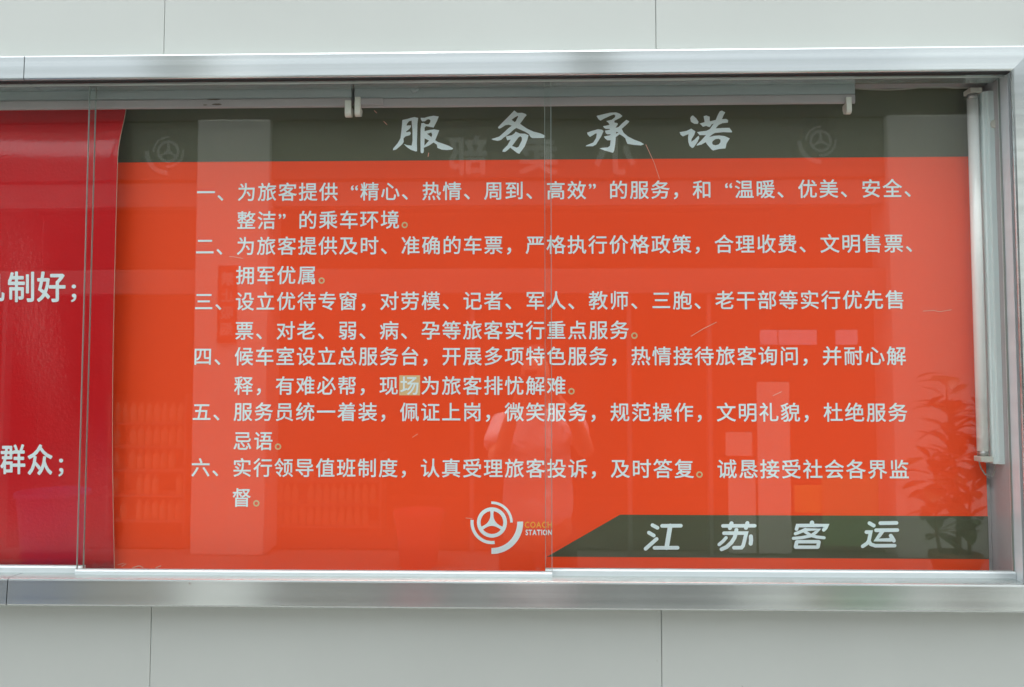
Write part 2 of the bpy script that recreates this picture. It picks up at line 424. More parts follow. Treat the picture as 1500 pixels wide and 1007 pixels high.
for start, txt, vl, vm, vr in rows:
    if start == -2:
        if bt: build('paragraph_lettering', bt, [M['print_white'], M['print_cream']], board)
        bt = bmesh.new()
    pts = [(360, vl), (780, vm)] + ([(1310, vr)] if vr else [])
    if not vr: pts = [(360, vl)]
    zc = zz(pts, yp)
    if not vr: zc -= 0.0015
    for i, ch in enumerate(txt):
        xc = XT0 + (start + i) * PITCH
        vs, fs = glyph(ch, W)
        ox = xc - EM * 0.5
        if ch in '“': ox = xc + EM * 0.06
        if ch in '”': ox = xc - EM * 0.48
        oz = zc - EM * 0.38
        put_flat(bt, (vs, fs), lambda x, y: (ox + x * EM, YL, oz + y * EM), 1 if ch == '。' else 0)
        if ch == '场':
            b2 = bmesh.new(); h = EM * 0.53
            put_flat(b2, ([(xc - h, zc - h * .93), (xc + h, zc - h * .93), (xc + h, zc + h * .97), (xc - h, zc + h * .97)], [(0, 1, 2, 3)]), lambda x, z: (x, YL + 0.0003, z))
            build('correction_patch', b2, M['patch'], board)
build('paragraph_lettering', bt, [M['print_white'], M['print_cream']], board)

# brush written heading, traced character by character (units: 1/12.59 photo pixel)
HEAD = [((570, 155), [
  [[(245,265),(330,248),(400,225),(470,212),(535,228),(522,330),(518,500),(512,700),(515,838),(495,847),(400,815),(320,760),(272,708),(330,728),(415,738),(432,640),(430,450),(418,330),(415,275),(365,290),(330,335),(320,368),(400,362),(402,390),(375,430),(312,480),(320,492),(385,480),(402,510),(385,545),(300,570),(265,605),(270,665),(245,710),(130,810),(70,825),(75,790),(160,690),(210,600),(228,450)]],
  [[(580,225),(650,225),(740,200),(820,187),(915,200),(885,280),(820,405),(760,395),(680,378),(655,410),(655,470),(740,450),(830,438),(925,455),(890,540),(850,640),(900,672),(1000,705),(1110,745),(1180,790),(1160,812),(1060,820),(970,812),(890,780),(880,720),(820,680),(740,735),(660,770),(640,775),(638,860),(620,878),(590,876),(580,850),(578,600),(580,430),(595,325),(635,318),(680,345),(725,345),(755,310),(762,270),(735,250),(700,258),(660,290),(610,292),(590,265)],
   [(700,520),(780,495),(795,540),(780,580)], [(655,605),(735,645),(650,740)]]]),
 ((710, 155), [
  [[(545,90),(605,135),(690,132),(750,152),(775,175),(740,215),(652,335),(700,370),(790,430),(900,480),(1020,510),(1100,545),(1115,570),(1090,598),(880,600),(845,580),(815,525),(740,480),(585,412),(540,440),(440,530),(350,590),(300,635),(240,650),(160,635),(122,618),(180,600),(270,570),(360,490),(440,415),(500,370),(440,352),(375,365),(300,415),(262,427),(245,400),(290,350),(420,220)],
   [(610,188),(560,215),(495,262),(555,305),(575,285),(618,200)]],
  [[(570,480),(650,515),(740,518),(808,545),(790,620),(740,750),(640,888),(600,875),(470,775),(430,815),(375,855),(325,850),(340,810),(420,730),(480,625),(415,640),(390,570),(500,545),(550,510)],
   [(655,565),(685,590),(685,640),(625,760),(590,775),(505,745),(560,670),(620,590)]]]),
 ((850, 155), [
  [[(300,190),(420,160),(550,130),(660,125),(730,150),(778,192),(740,225),(630,280),(630,310),(690,325),(690,350),(650,410),(705,395),(780,320),(850,262),(905,290),(880,325),(765,430),(800,500),(880,570),(1000,630),(1110,670),(1175,712),(1120,735),(990,725),(870,705),(850,660),(830,600),(780,560),(725,530),(655,580),(645,700),(625,830),(605,870),(570,862),(440,825),(355,790),(400,780),(510,770),(548,740),(560,640),(500,640),(460,610),(435,570),(555,545),(560,528),(500,530),(470,510),(455,462),(545,445),(540,430),(470,430),(440,410),(420,380),(540,355),(520,320),(480,285),(580,260),(640,215),(648,180),(620,165),(560,185),(440,240),(375,278),(335,250)],
   [(660,482),(705,492),(665,518)]],
  [[(125,500),(200,470),(330,435),(400,445),(430,470),(385,570),(290,720),(235,750),(100,750),(110,735),(240,680),(290,600),(305,520),(290,510),(180,578),(140,540)]]]),
 ((990, 155), [
  [[(315,180),(380,240),(420,300),(405,338),(340,335),(280,300),(265,240),(280,200)]],
  [[(70,490),(200,465),(285,425),(360,475),(340,540),(290,620),(285,665),(340,630),(400,570),(425,555),(432,600),(400,670),(330,770),(300,782),(255,745),(230,670),(225,580),(235,525),(130,568),(90,540)]],
  [[(512,195),(560,182),(625,205),(625,290),(735,265),(770,180),(810,105),(850,92),(910,125),(880,180),(850,250),(930,245),(965,270),(960,315),(860,325),(790,355),(735,420),(870,412),(990,410),(1040,480),(1030,495),(870,490),(720,505),(660,540),(615,580),(700,558),(800,550),(900,562),(995,605),(960,660),(935,700),(915,790),(800,800),(685,828),(655,805),(580,720),(550,675),(470,720),(385,740),(390,715),(460,650),(555,545),(440,545),(390,490),(470,475),(560,465),(625,435),(700,330),(660,345),(640,380),(620,398),(560,375),(500,390),(440,330),(530,305)],
   [(668,690),(680,655),(730,620),(790,612),(825,630),(820,680),(790,715),(730,732),(685,720)]]])]
k = 12.59
for (ox, oy), shapes in HEAD:
    bm = bmesh.new()
    for sh in shapes:
        vf = filled([[(x, -y) for x, y in pl] for pl in sh])
        def fn(x, y): p = at(ox + x / k, oy - y / k, YL); return (p.x, YL, p.z)
        put_flat(bm, vf, fn)
    build('heading_character', bm, M['print_white'], board)

# rounded slanting letters of the footer
FOOT = [((935, 755), [([(350,245),(470,310)],46), ([(262,430),(380,500)],46), ([(450,585),(180,825)],46), ([(585,262),(1045,258)],46), ([(400,803),(965,800)],46), ([(785,262),(695,800)],56)]),
 ((1040, 755), [([(318,262),(1100,258)],44), ([(530,200),(490,315)],50), ([(920,195),(885,310)],50), ([(345,442),(893,440),(872,520),(850,620),(815,750),(775,798),(590,800)],45), ([(650,360),(632,460),(605,550),(530,670),(410,780),(285,838)],48), ([(395,555),(320,640),(225,720)],42), ([(1005,520),(1010,620),(1000,700)],50)]),
 ((1150, 755), [([(280,340),(305,255),(660,252),(1030,250),(1000,310),(950,360)],44), ([(660,185),(660,240)],55), ([(255,455),(400,400),(500,350)],40), ([(500,358),(835,352),(760,420),(640,505),(420,550),(205,570)],38), ([(480,400),(640,500),(780,535),(960,555)],38), ([(290,652),(825,652)],42), ([(830,660),(808,775)],46), ([(800,785),(262,785)],42), ([(258,775),(285,660)],46)]),
 ((1250, 755), [([(395,195),(500,255)],46), ([(665,195),(1060,190)],46), ([(560,370),(1080,365)],46), ([(720,390),(640,500),(560,610),(920,605)],46), ([(920,505),(960,560),(995,625)],48), ([(320,415),(425,415),(408,500),(380,630),(340,690),(230,765)],45), ([(385,640),(430,715),(540,752),(1015,748)],44)])]
k = 16.79; lay = 0
for (ox, oy), sts in FOOT:
    bm = bmesh.new()
    for pl, r in sts:
        lay += 1
        yl = YL - 0.00006 * (lay % 8)
        vf = filled([[(x, -y) for x, y in stroke(pl, r)]])
        def fn(x, y): p = at(ox + x / k, oy - y / k, YL); return (p.x, yl, p.z)
        put_flat(bm, vf, fn)
    build('footer_character', bm, M['print_white'], board)

# emblem: a steering wheel with three sweeping arcs, and its two words
def emblem(bm, fn, mi=0):
    def arc(r0, r1, a0, a1, n=28):
        o = [(r1 * math.cos(R(a0 + (a1 - a0) * i / n)), r1 * math.sin(R(a0 + (a1 - a0) * i / n))) for i in range(n + 1)]
        i_ = [(r0 * math.cos(R(a0 + (a1 - a0) * i / n)), r0 * math.sin(R(a0 + (a1 - a0) * i / n))) for i in range(n + 1)]
        return o + i_[::-1]
    circ = lambda r: [(r * math.cos(2 * math.pi * i / 48), r * math.sin(2 * math.pi * i / 48)) for i in range(48)]
    put_flat(bm, filled([circ(21.8), circ(16.4)]), fn, mi)
    star = []
    for t in (90, 210, 330):
        d = Vector((math.cos(R(t)), math.sin(R(t)))); nn = Vector((-d.y, d.x))
        star += [d * 16.6 - nn * 2.5, d * 16.6 + nn * 2.5]
        p0 = d * 16.6 + nn * 2.5; t2 = t + 120
        d2 = Vector((math.cos(R(t2)), math.sin(R(t2)))); n2 = Vector((-d2.y, d2.x)); p2 = d2 * 16.6 - n2 * 2.5
        mid = Vector((math.cos(R(t + 60)), math.sin(R(t + 60)))) * 5.0
        c = mid * 2 - (p0 + p2) / 2
        star += [p0 * (1 - s) ** 2 + c * 2 * s * (1 - s) + p2 * s * s for s in (0.15, 0.3, 0.4, 0.5, 0.6, 0.7, 0.85)]
    put_flat(bm, filled([[(p.x, p.y) for p in star]]), fn, mi)
    for a in ((26.4, 30.2, 0, 92), (26.6, 31.2, 173, 278), (36.6, 45.2, -91, 2)):
        put_flat(bm, filled([arc(*a)]), fn, mi)
def words(bm, txt, u0, u1, v_base, h, weight, mi=0, sp=0.0):
    gl = [glyph(c, weight) for c in txt]
    adv = [max(v[0] for v in g_[0]) + 0.09 + sp for g_ in gl]; s = (u1 - u0) / (sum(adv) - 0.09 - sp)
    x = 0.0
    for g_, a in zip(gl, adv):
        def fn(gx, gy): p = at(u0 + (x + gx) * s, v_base, YL); return (p.x, YL, p.z + gy / 0.69 * h * PXM)
        put_flat(bm, g_, fn, mi); x += a
bm = bmesh.new()
ec = at(720.6, 765.6, YL)
emblem(bm, lambda x, y: (ec.x + x * PXM, YL - (0.0002 if x * x + y * y < 16.5 ** 2 else 0), ec.z + y * PXM))
build('emblem', bm, M['print_white'], board)
bm = bmesh.new(); words(bm, 'COACH', 768.4, 808.5, 773.3, 8.4, 0.02)
build('emblem_word', bm, M['print_yellow'], board)
bm = bmesh.new(); words(bm, 'STATION', 769.8, 808.5, 784.0, 7.4, 0.03)
build('emblem_word', bm, M['print_white'], board)

# scratches and tape traces on the board
bm = bmesh.new()
def scratch(pts, wd):
    P = [at(u, v, YL) for u, v in pts]
    for a, b in zip(P, P[1:]):
        t = (b - a).normalized(); n_ = Vector((-t.z, 0, t.x)) * wd * PXM / 2
        f = [bm.verts.new((q.x, YL - 0.0001, q.z)) for q in (a + n_, a - n_, b - n_, b + n_)]
        bm.faces.new(f)
scratch([(946, 212), (952, 225), (958, 238), (962, 250), (966, 262)], 0.8)
scratch([(1352, 456), (1368, 455), (1376, 457), (1394, 454)], 1.0)
scratch([(1012, 493), (1030, 482), (1050, 472)], 1.0)
scratch([(336, 376), (346, 377), (356, 379)], 0.9)
scratch([(604, 641), (612, 636)], 0.8); scratch([(1132, 580), (1145, 574)], 0.9)
scratch([(682, 759), (692, 760)], 1.0); scratch([(178, 830), (185, 826)], 1.2)
scratch([(194, 832), (204, 829), (210, 832)], 1.6); scratch([(228, 832), (236, 829)], 1.6); scratch([(172, 828), (182, 825)], 1.0)
scratch([(548, 162), (552, 166)], 0.9); scratch([(562, 178), (567, 183)], 0.9); scratch([(628, 224), (627, 230)], 1.0)
build('scratch', bm, M['scuff'], board)

# ------------------------------------------------------------------ crimson sheet at the left, its free edge curling off the wall
sheet = empty('poster', (at(100, 834, 0.06).x, 0.06, zb_in - 0.01))
tag(sheet, 'glossy crimson poster with white writing curling forward at its right edge', 'poster')
sx0 = XL + 0.03
sx1 = (at(182, 170, 0.070).x + at(170.5, 834, 0.064).x) / 2
sz0, sz1 = zb_in - 0.012, at(150, 152, 0.068).z
NX, NZ = 60, 60
def sheet_y(x, z):
    t = (z - sz0) / (sz1 - sz0)
    e = max(0.0, 1 - (sx1 - x) / 0.30)
    curl = e * e * (3 - 2 * e) * 0.017 * math.sin(math.pi * min(1, max(0, t * 0.97 + 0.01))) ** 0.9
    q = min(1.0, (sz1 - z) / 0.125)
    lean = 0.026 * (q * q * (3 - 2 * q))
    return 0.070 - curl - lean * (0.2 + 0.8 * t) + 0.0012 * math.sin(x * 23 + z * 9)
bm = bmesh.new(); grid = {}
for i in range(NX + 1):
    for j in range(NZ + 1):
        a = i / NX; x = sx0 + (sx1 - sx0) * (1 - (1 - a) ** 2.2)
        jj = j / NZ; z = sz0 + (sz1 - sz0) * (1 - (1 - jj) ** 1.7)
        grid[i, j] = bm.verts.new((x, sheet_y(x, z), z))
for i in range(NX):
    for j in range(NZ):
        bm.faces.new((grid[i, j], grid[i + 1, j], grid[i + 1, j + 1], grid[i, j + 1]))
r = bmesh.ops.extrude_face_region(bm, geom=list(bm.faces))
ev = [e for e in r['geom'] if isinstance(e, bmesh.types.BMVert)]
for v in ev: v.co.y += 0.0022; v.co.x += 0.0002
for f in bm.faces:
    f.material_index = 1 if abs(f.normal.x) > 0.8 and f.calc_center_median().x > sx1 - 0.001 else 0
bm.normal_update()
for f in bm.faces:
    c = f.calc_center_median()
    f.material_index = 1 if (f.calc_area() < 0.0006 and c.x > sx1 - 0.0006 and abs(f.normal.x) > 0.5) else 0
build('poster_sheet', bm, [M['crimson'], M['board_edge']], sheet, smooth=False)
for p in bpy.data.objects['poster_sheet'].data.polygons: p.use_smooth = p.material_index == 0 and p.area > 1e-5
def sheet_text(items):
    for n_, (ch, u0, u1, v0, v1, wt) in enumerate(items):
        bm = bmesh.new()
        vs, fs = glyph(ch, wt)
        gx0, gx1 = min(v[0] for v in vs), max(v[0] for v in vs); gy0, gy1 = min(v[1] for v in vs), max(v[1] for v in vs)
        def fn(x, y):
            u = u0 + (x - gx0) / (gx1 - gx0) * (u1 - u0); v = v1 - (y - gy0) / (gy1 - gy0) * (v1 - v0)
            yy = 0.045
            for _ in range(4):
                p = at(u, v, yy); yy = sheet_y(p.x, p.z) - 0.0009
            p = at(u, v, yy); return p
        put_flat(bm, (vs, fs), fn)
        build('poster_character', bm, M['print_white'], sheet)
sheet_text([('机', -38, 6.5, 398, 442, 0.018), ('制', 11.5, 50, 398, 443, 0.02), ('好', 54, 96, 398, 443, 0.02), ('；', 104, 112, 417, 443, 0.02),
            ('群', 0.5, 37, 651, 695, 0.018), ('众', 40.5, 77, 651, 696.5, 0.02), ('；', 85.5, 93, 672, 698.5, 0.02)])

# ------------------------------------------------------------------ fluorescent battens
def batten_h(u0, u1, yb, label, holders, v_mid):
    zt = zl0 - 0.001
    z1 = at(*v_mid[0], yb).z; z2 = at(*v_mid[1], yb).z
    x0 = at(u0, 140, yb).x if u0 is not None else XL + 0.03; x1 = at(u1, 140, yb).x
    f = empty('fluorescent_batten', ((x0 + x1) / 2, yb, z2))
    tag(f, label, 'light fitting')
    bm = bmesh.new(); box(bm, x0, x1, yb, yb + 0.03, z1, zc_top - 0.001, 0.001, 1)
    build('housing', bm, M['batten'], f)
    bm = bmesh.new()
    extrude_profile(bm, [(yb + 0.0012, z1 - 0.0004), (yb - 0.0015, z1 - 0.003), (yb - 0.001, z2 + 0.002), (yb + 0.002, z2), (yb + 0.004, z2 + 0.0005), (yb + 0.03, z1 - 0.003), (yb + 0.03, z1 - 0.0004)], x0 + 0.001, x1 - 0.001)
    build('flange', bm, M['batten_lip'], f)
    for hu0, hu1, hv0, hv1 in holders:
        ym = yb - 0.007
        a, b = at(hu0, hv0, ym), at(hu1, hv1, ym)
        bm = bmesh.new()
        pr = [(ym, a.z), (ym - 0.001, b.z + 0.006), (ym + 0.002, b.z + 0.001), (ym + 0.008, b.z), (ym + 0.018, b.z + 0.004), (ym + 0.022, b.z + 0.012), (ym + 0.022, z2 - 0.0005), (yb - 0.0018, z2 - 0.0005), (yb - 0.0018, a.z)]
        extrude_profile(bm, [(y, z) for y, z in pr], a.x, b.x)
        bmesh.ops.bevel(bm, geom=list(bm.edges), offset=0.0007, segments=1, affect='EDGES')
        build('lamp_holder', bm, M['plastic'], f)
    return f, z1, z2
YBT = 0.024
bL, z1, z2 = batten_h(None, 515, YBT, 'left hand grey batten lamp without tube along the case ceiling, rust marks on its flange', [(505, 514, 147, 170.5)], [(400, 144), (400, 158)])
bm = bmesh.new(); p0 = at(0, 126, YBT - 0.001); p1 = at(514.5, 125, YBT - 0.001)
zcov = at(400, 125.5, YBT - 0.001).z
box(bm, XL + 0.05, p1.x, YBT - 0.0022, YBT - 0.0003, z1 + 0.001, zcov, 0.0005, 1)
build('cover_plate', bm, M['batten'], bL)
bm = bmesh.new()
for u, v, w_, h_ in ((313, 146, 24, 2.2), (318, 153, 16, 2.6), (300, 154, 8, 1.2)):
    c = at(u, v, YBT - 0.003); 
    pl = [(math.cos(t * math.pi / 8) * w_ / 2 * PXM * random.uniform(0.6, 1.1), math.sin(t * math.pi / 8) * h_ / 2 * PXM * random.uniform(0.6, 1.2)) for t in range(16)]
    put_flat(bm, filled([pl]), lambda x, y: (c.x + x, YBT - 0.0028, c.z + y))
build('rust_mark', bm, M['rust'], bL)
bR, z1, z2 = batten_h(519, 1253, YBT, 'right hand grey batten lamp without tube above the white heading', [(519.5, 527.5, 142, 169.5), (1240, 1248, 142, 166)], [(760, 142), (760, 156)])
a, b = at(527.6, 144.5, YBT - 0.004), at(561, 153.5, YBT - 0.004)
build('starter', bx(a.x + 0.001, b.x, YBT - 0.0055, YBT - 0.0018, b.z, a.z, 0.001, 2), M['batten_lip'], bR)
c = at(607, 129.5, YBT)
bm = bmesh.new(); lathe(bm, [(0.0098, 0), (0.0098, 0.0014), (0.008, 0.0028), (0.0042, 0.0034)], (0, 0, 0), 20)
bmesh.ops.rotate(bm, verts=bm.verts, cent=(0, 0, 0), matrix=Matrix.Rotation(R(90), 3, 'X'))
for v in bm.verts: v.co += Vector((c.x, YBT - 0.0002, c.z))
build('screw', bm, M['batten'], bR, smooth=True)

# upright lamp at the right
YV = 0.040
vl = empty('fluorescent_lamp', at(1460, 680, YV))
tag(vl, 'upright white fluorescent lamp with its tube fitted at the right end of the case', 'light fitting')
hx0 = xx([(1440, 140), (1455, 660)], YV); hx1 = xx([(1466, 140), (1480, 660)], YV); hz0 = at(1467, 680, YV).z
xm = hx0 + (hx1 - hx0) * 0.22
bm = bmesh.new()
extrude_profile(bm, [(YV + 0.034, hx0), (YV + 0.004, hx0), (YV + 0.001, hx0 + 0.002), (YV, xm), (YV - 0.0035, xm + 0.0006), (YV - 0.004, xm + 0.002), (YV - 0.004, hx1 - 0.0015), (YV - 0.0025, hx1), (YV + 0.034, hx1)], hz0, zl0 - 0.008, axis='Z')
build('housing', bm, M['white_metal'], vl)
tx = xx([(1424, 150), (1440, 655)], YV + 0.012); tz0 = at(1440, 669, YV).z; tz1 = at(1424, 143, YV).z
TR = 0.0106
bm = bmesh.new(); tube(bm, [(tx, YV + 0.012, tz0 + 0.010), (tx, YV + 0.012, tz1)], TR, 28)
build('lamp_tube', bm, M['tube'], vl, smooth=True)
for z0, z1_ in ((tz0, tz0 + 0.0098), (tz1 + 0.0002, tz1 + 0.0105)):
    bm = bmesh.new(); tube(bm, [(tx, YV + 0.012, z0), (tx, YV + 0.012, z1_)], TR * 0.97, 28)
    build('tube_cap', bm, M['cap'], vl, smooth=True)
for z0, z1_ in ((tz0 - 0.0112, tz0 - 0.0003), (tz1 + 0.0108, tz1 + 0.021)):
    build('lamp_holder', bx(tx - 0.0108, hx0 - 0.0003, YV, YV + 0.026, z0, z1_, 0.0015, 2), M['plastic'], vl)
c = at(1457, 182, YV - 0.004)
bm = bmesh.new(); lathe(bm, [(0.0088, 0), (0.0088, 0.002), (0.0072, 0.0036), (0.003, 0.0042)], (0, 0, 0), 20)
bmesh.ops.rotate(bm, verts=bm.verts, cent=(0, 0, 0), matrix=Matrix.Rotation(R(90), 3, 'X'))
for v in bm.verts: v.co += Vector((c.x, YV - 0.0042, c.z))
build('screw', bm, M['plastic'], vl, smooth=True)
# wiring
bm = bmesh.new(); tube(bm, [at(u, v, 0.045) for u, v in ((1250, 130), (1275, 131.5), (1300, 132), (1325, 131), (1350, 128.5), (1375, 128), (1400, 129.5), (1420, 129))], 0.0013, 8)
o = build('cable', bm, M['wire'], None, smooth=True)
tag(o, 'thin grey cable sagging along the case ceiling from the long batten to the upright lamp', 'cable')
bm = bmesh.new(); tube(bm, [at(u, v, 0.070) for u, v in ((1434, 676), (1437, 686), (1443, 695), (1449, 699), (1454, 697), (1457, 690), (1457, 680))], 0.0014, 8)
o = build('cable', bm, M['wire'], None, smooth=True)
tag(o, 'short dark cable loop hanging below the foot of the upright lamp', 'cable')

# ------------------------------------------------------------------ across the passage: what the glass mirrors
M['plaster'] = pmat('white tiled plaster', (0.62, 0.62, 0.59), 0.6, var=0.03, vscale=2)
M['frame_grey'] = pmat('pale window framing', (0.18, 0.19, 0.185), 0.5, var=0.03)
M['dark'] = pmat('dim shop interior', (0.03, 0.028, 0.027), 0.8, var=0.1)
M['fascia'] = pmat('dark shop fascia', (0.07, 0.075, 0.07), 0.5, var=0.05)
M['sign_pale'] = pmat('grey sign letters', (0.42, 0.44, 0.42), 0.5)
M['sign_red'] = pmat('red sign', (0.50, 0.05, 0.035), 0.5)
M['sign_yellow'] = pmat('yellow sign', (0.60, 0.40, 0.05), 0.5)
M['sign_green'] = pmat('green sign', (0.10, 0.30, 0.10), 0.5)
M['blue_sheet'] = pmat('pale blue sheet', (0.62, 0.66, 0.85), 0.6)  # plain colour of the three blank rectangles in the shop window
M['shelf'] = pmat('shelf board', (0.25, 0.20, 0.16), 0.6)
M['drink'] = pmat('drink bottle', (0.60, 0.42, 0.24), 0.25, var=0.3, vscale=3)
M['bottle_cap'] = pmat('bottle cap', (0.75, 0.72, 0.66), 0.4)
M['bucket_red'] = pmat('rose red plastic', (0.55, 0.06, 0.10), 0.35)
M['bin_blue'] = pmat('blue plastic', (0.03, 0.08, 0.26), 0.35)
M['leaf'] = pmat('rubber plant leaf', (0.035, 0.075, 0.028), 0.35, var=0.25, vscale=5)
M['stem'] = pmat('plant stem', (0.12, 0.09, 0.05), 0.8)
M['pot'] = pmat('terracotta pot', (0.30, 0.13, 0.07), 0.8, var=0.1)
M['soil'] = pmat('soil', (0.04, 0.03, 0.02), 0.95)
M['skin'] = pmat('skin', (0.50, 0.30, 0.21), 0.5)
M['shirt'] = pmat('pale pink shirt', (0.88, 0.76, 0.80), 0.8, var=0.04, bump=0.8, bscale=7, bdist=0.05)
M['trousers'] = pmat('dark trousers', (0.025, 0.03, 0.045), 0.8)
M['hair'] = pmat('black hair', (0.012, 0.010, 0.009), 0.5)
M['camera'] = pmat('black camera body', (0.012, 0.012, 0.013), 0.4)

LF = 5.0
GZ = 0.0
shop = empty('shop_building', (0, -LF, 0))
tag(shop, 'low canteen shop front with white pillars and a dark sign band across the passage', 'building')
def fx(u, L=LF): return opp(u, 559, L).x
def fz(v, L=LF): return opp(778, v, L).z
pil = [(-420, -300), (283, 390), (1310, 1460)]
TOP = 4.2
for a, b_ in pil:
    build('pillar', bx(fx(a), fx(b_), -LF - 0.35, -LF, 0.0, fz(172), bev=0.01), M['plaster'], shop)
build('parapet', bx(fx(-700), fx(2100), -LF - 0.30, -LF - 0.05, fz(172) + 0.002, TOP, bev=0.01), M['fascia'], shop)
build('wall', bx(fx(1460) + 0.002, fx(2100), -LF - 0.3, -LF - 0.02, 0.0, fz(172), bev=0.01), M['plaster'], shop)
build('wall', bx(fx(-700), fx(-420) - 0.002, -LF - 0.3, -LF - 0.02, 0.0, fz(172), bev=0.01), M['plaster'], shop)
bays = [(-300, 283), (390, 1310)]
for a, b_ in bays:
    x0, x1 = fx(a) + 0.002, fx(b_) - 0.002
    build('sign_band', bx(x0, x1, -LF - 0.20, -LF - 0.06, fz(258), fz(172), bev=0.004), M['fascia'], shop)
    build('transom_beam', bx(x0, x1, -LF - 0.20, -LF - 0.08, fz(298), fz(262), bev=0.004), M['frame_grey'], shop)
    build('transom_beam', bx(x0, x1, -LF - 0.20, -LF - 0.08, fz(428), fz(392), bev=0.004), M['frame_grey'], shop)
for u in (-10, 690, 925, 1045):
    build('mullion', bx(fx(u - 3), fx(u + 3), -LF - 0.19, -LF - 0.10, 0.0, fz(430), bev=0.003), M['frame_grey'], shop)
build('interior', bx(fx(-300) - 0.1, fx(-300) - 0.002, -LF - 3.3, -LF - 0.21, 0.0, fz(172)), M['dark'], shop)
build('interior', bx(fx(1310) + 0.002, fx(1310) + 0.1, -LF - 3.3, -LF - 0.36, 0.0, fz(172)), M['dark'], shop)
build('interior', bx(fx(-300), fx(1310), -LF - 3.3, -LF - 0.22, 0.004, 0.02), M['dark'], shop)
build('interior', bx(fx(-300), fx(1310), -LF - 3.3, -LF - 0.36, fz(172) - 0.1, fz(172)), M['dark'], shop)
build('interior', bx(fx(-300), fx(1310), -LF - 3.4, -LF - 3.3, 0.0, fz(172)), M['dark'], shop)
build('roof', bx(fx(-700), fx(2100), -LF - 3.5, -LF - 0.302, fz(172) + 0.01, fz(172) + 0.16), M['fascia'], shop)
for u0, u1 in ((196, 262), (842, 905)):  # invented columns, added to put dark reflections in the top rail
    build('added_dark_column', bx(fx(u0, 5.6), fx(u1, 5.6), -LF - 0.95, -LF - 0.6, fz(172) + 0.162, 9.0, bev=0.01), M['frame_grey'], shop)
# sign writing (reads the right way round from the passage)
def opp_text(bm, txt, x_left_end, z0, h, depth, weight=0.03, pitch=1.05):
    """text on a face that looks toward +y: it advances toward -x"""
    for i, ch in enumerate(txt):
        vf = glyph(ch, weight)
        put_flat(bm, (vf[0], vf[1]), lambda x, y: (x_left_end - (i * pitch + x) * h, depth, z0 + (y + 0.06) * h))
bm = bmesh.new()
for i, (ch, uc) in enumerate((('小', 905), ('卖', 790), ('部', 684))):
    h = fz(192) - fz(252); vf = glyph(ch, 0.03); xc = fx(uc)
    put_flat(bm, vf, lambda x, y: (xc + (0.5 - x) * h, -LF - 0.058, fz(252) + (y + 0.08) * h))
build('sign_lettering', bm, M['sign_pale'], shop)
bm = bmesh.new(); tw = fx(480) - fx(408); adv = 0
gl = [glyph(c, 0.02) for c in 'CANTEEN']; tot = sum(max(v[0] for v in g_[0]) + 0.09 for g_ in gl); sc = tw / tot
for g_ in gl:
    put_flat(bm, g_, lambda x, y: (fx(480) - (adv + x) * sc, -LF - 0.078, fz(260) - 0.07 + y * sc)); adv += max(v[0] for v in g_[0]) + 0.09
build('sign_lettering', bm, M['sign_pale'], shop)
for uc, vc in ((235, 216), (1214, 206)):
    bm = bmesh.new(); sc = (fx(uc + 35) - fx(uc - 35)) / 90.0; cx_, cz_ = fx(uc), fz(vc)
    emblem(bm, lambda x, y: (cx_ - x * sc, -LF - 0.0575, cz_ + y * sc))
    build('emblem', bm, M['sign_pale'], shop)
# no smoking plate on the pillar, tall notice, banner, three blank pale blue sheets
def board_at(name, u0, u1, v0, v1, depth, mat, label, cat, text=None, tmat=None):
    x0, x1, z0, z1 = fx(u0), fx(u1), fz(v1), fz(v0)
    e = empty(name, ((x0 + x1) / 2, depth, z0)); tag(e, label, cat)
    build('panel', bx(x0, x1, depth - 0.012, depth, z0, z1, bev=0.002), mat, e)
    if text:
        bm = bmesh.new(); n = len(text); cell = (z1 - z0) / (n + 0.6); h = min(cell * 0.82, (x1 - x0) * 0.8)
        for i, ch in enumerate(text):
            zc = z1 - cell * (i + 0.8); vf = glyph(ch, 0.03); xc = (x0 + x1) / 2
            put_flat(bm, vf, lambda x, y: (xc + (0.5 - x) * h, depth + 0.0012, zc + (y - 0.38) * h))
        build('lettering', bm, tmat, e)
    return e
board_at('wall_sign', 318, 346, 388, 502, -LF + 0.014, M['sign_red'], 'narrow red no smoking plate on the white shop pillar', 'sign', '禁止吸烟', M['sign_pale'])
board_at('door_notice', 1112, 1160, 560, 812, -LF - 0.05, M['plaster'], 'tall narrow white notice panel standing in the shop window', 'notice')
board_at('door_notice', 1066, 1105, 634, 669, -LF - 0.07, M['plaster'], 'small square white notice beside the tall white panel in the shop window', 'notice')
board_at('door_notice', 1069, 1109, 696, 813, -LF - 0.07, M['plaster'], 'upright white card below the small square notice in the shop window', 'notice')
board_at('price_board', 1166, 1224, 712, 752, -LF - 0.06, M['sign_yellow'], 'yellow board low in the shop window beside the green banner', 'board')
board_at('banner', 1205, 1288, 696, 800, -LF - 0.04, M['sign_green'], 'plain green banner at the foot of the shop window', 'banner')
board_at('pale_sheet', 1120, 1146, 483, 505, -LF - 0.09, M['blue_sheet'], 'small pale blue sheet on the shop window, smallest of three', 'notice')
board_at('pale_sheet', 1148, 1205, 483, 505, -LF - 0.09, M['blue_sheet'], 'wide pale blue sheet on the shop window, middle of three', 'notice')
board_at('pale_sheet', 1233, 1266, 483, 505, -LF - 0.09, M['blue_sheet'], 'pale blue sheet on the shop window nearest the right hand pillar', 'notice')

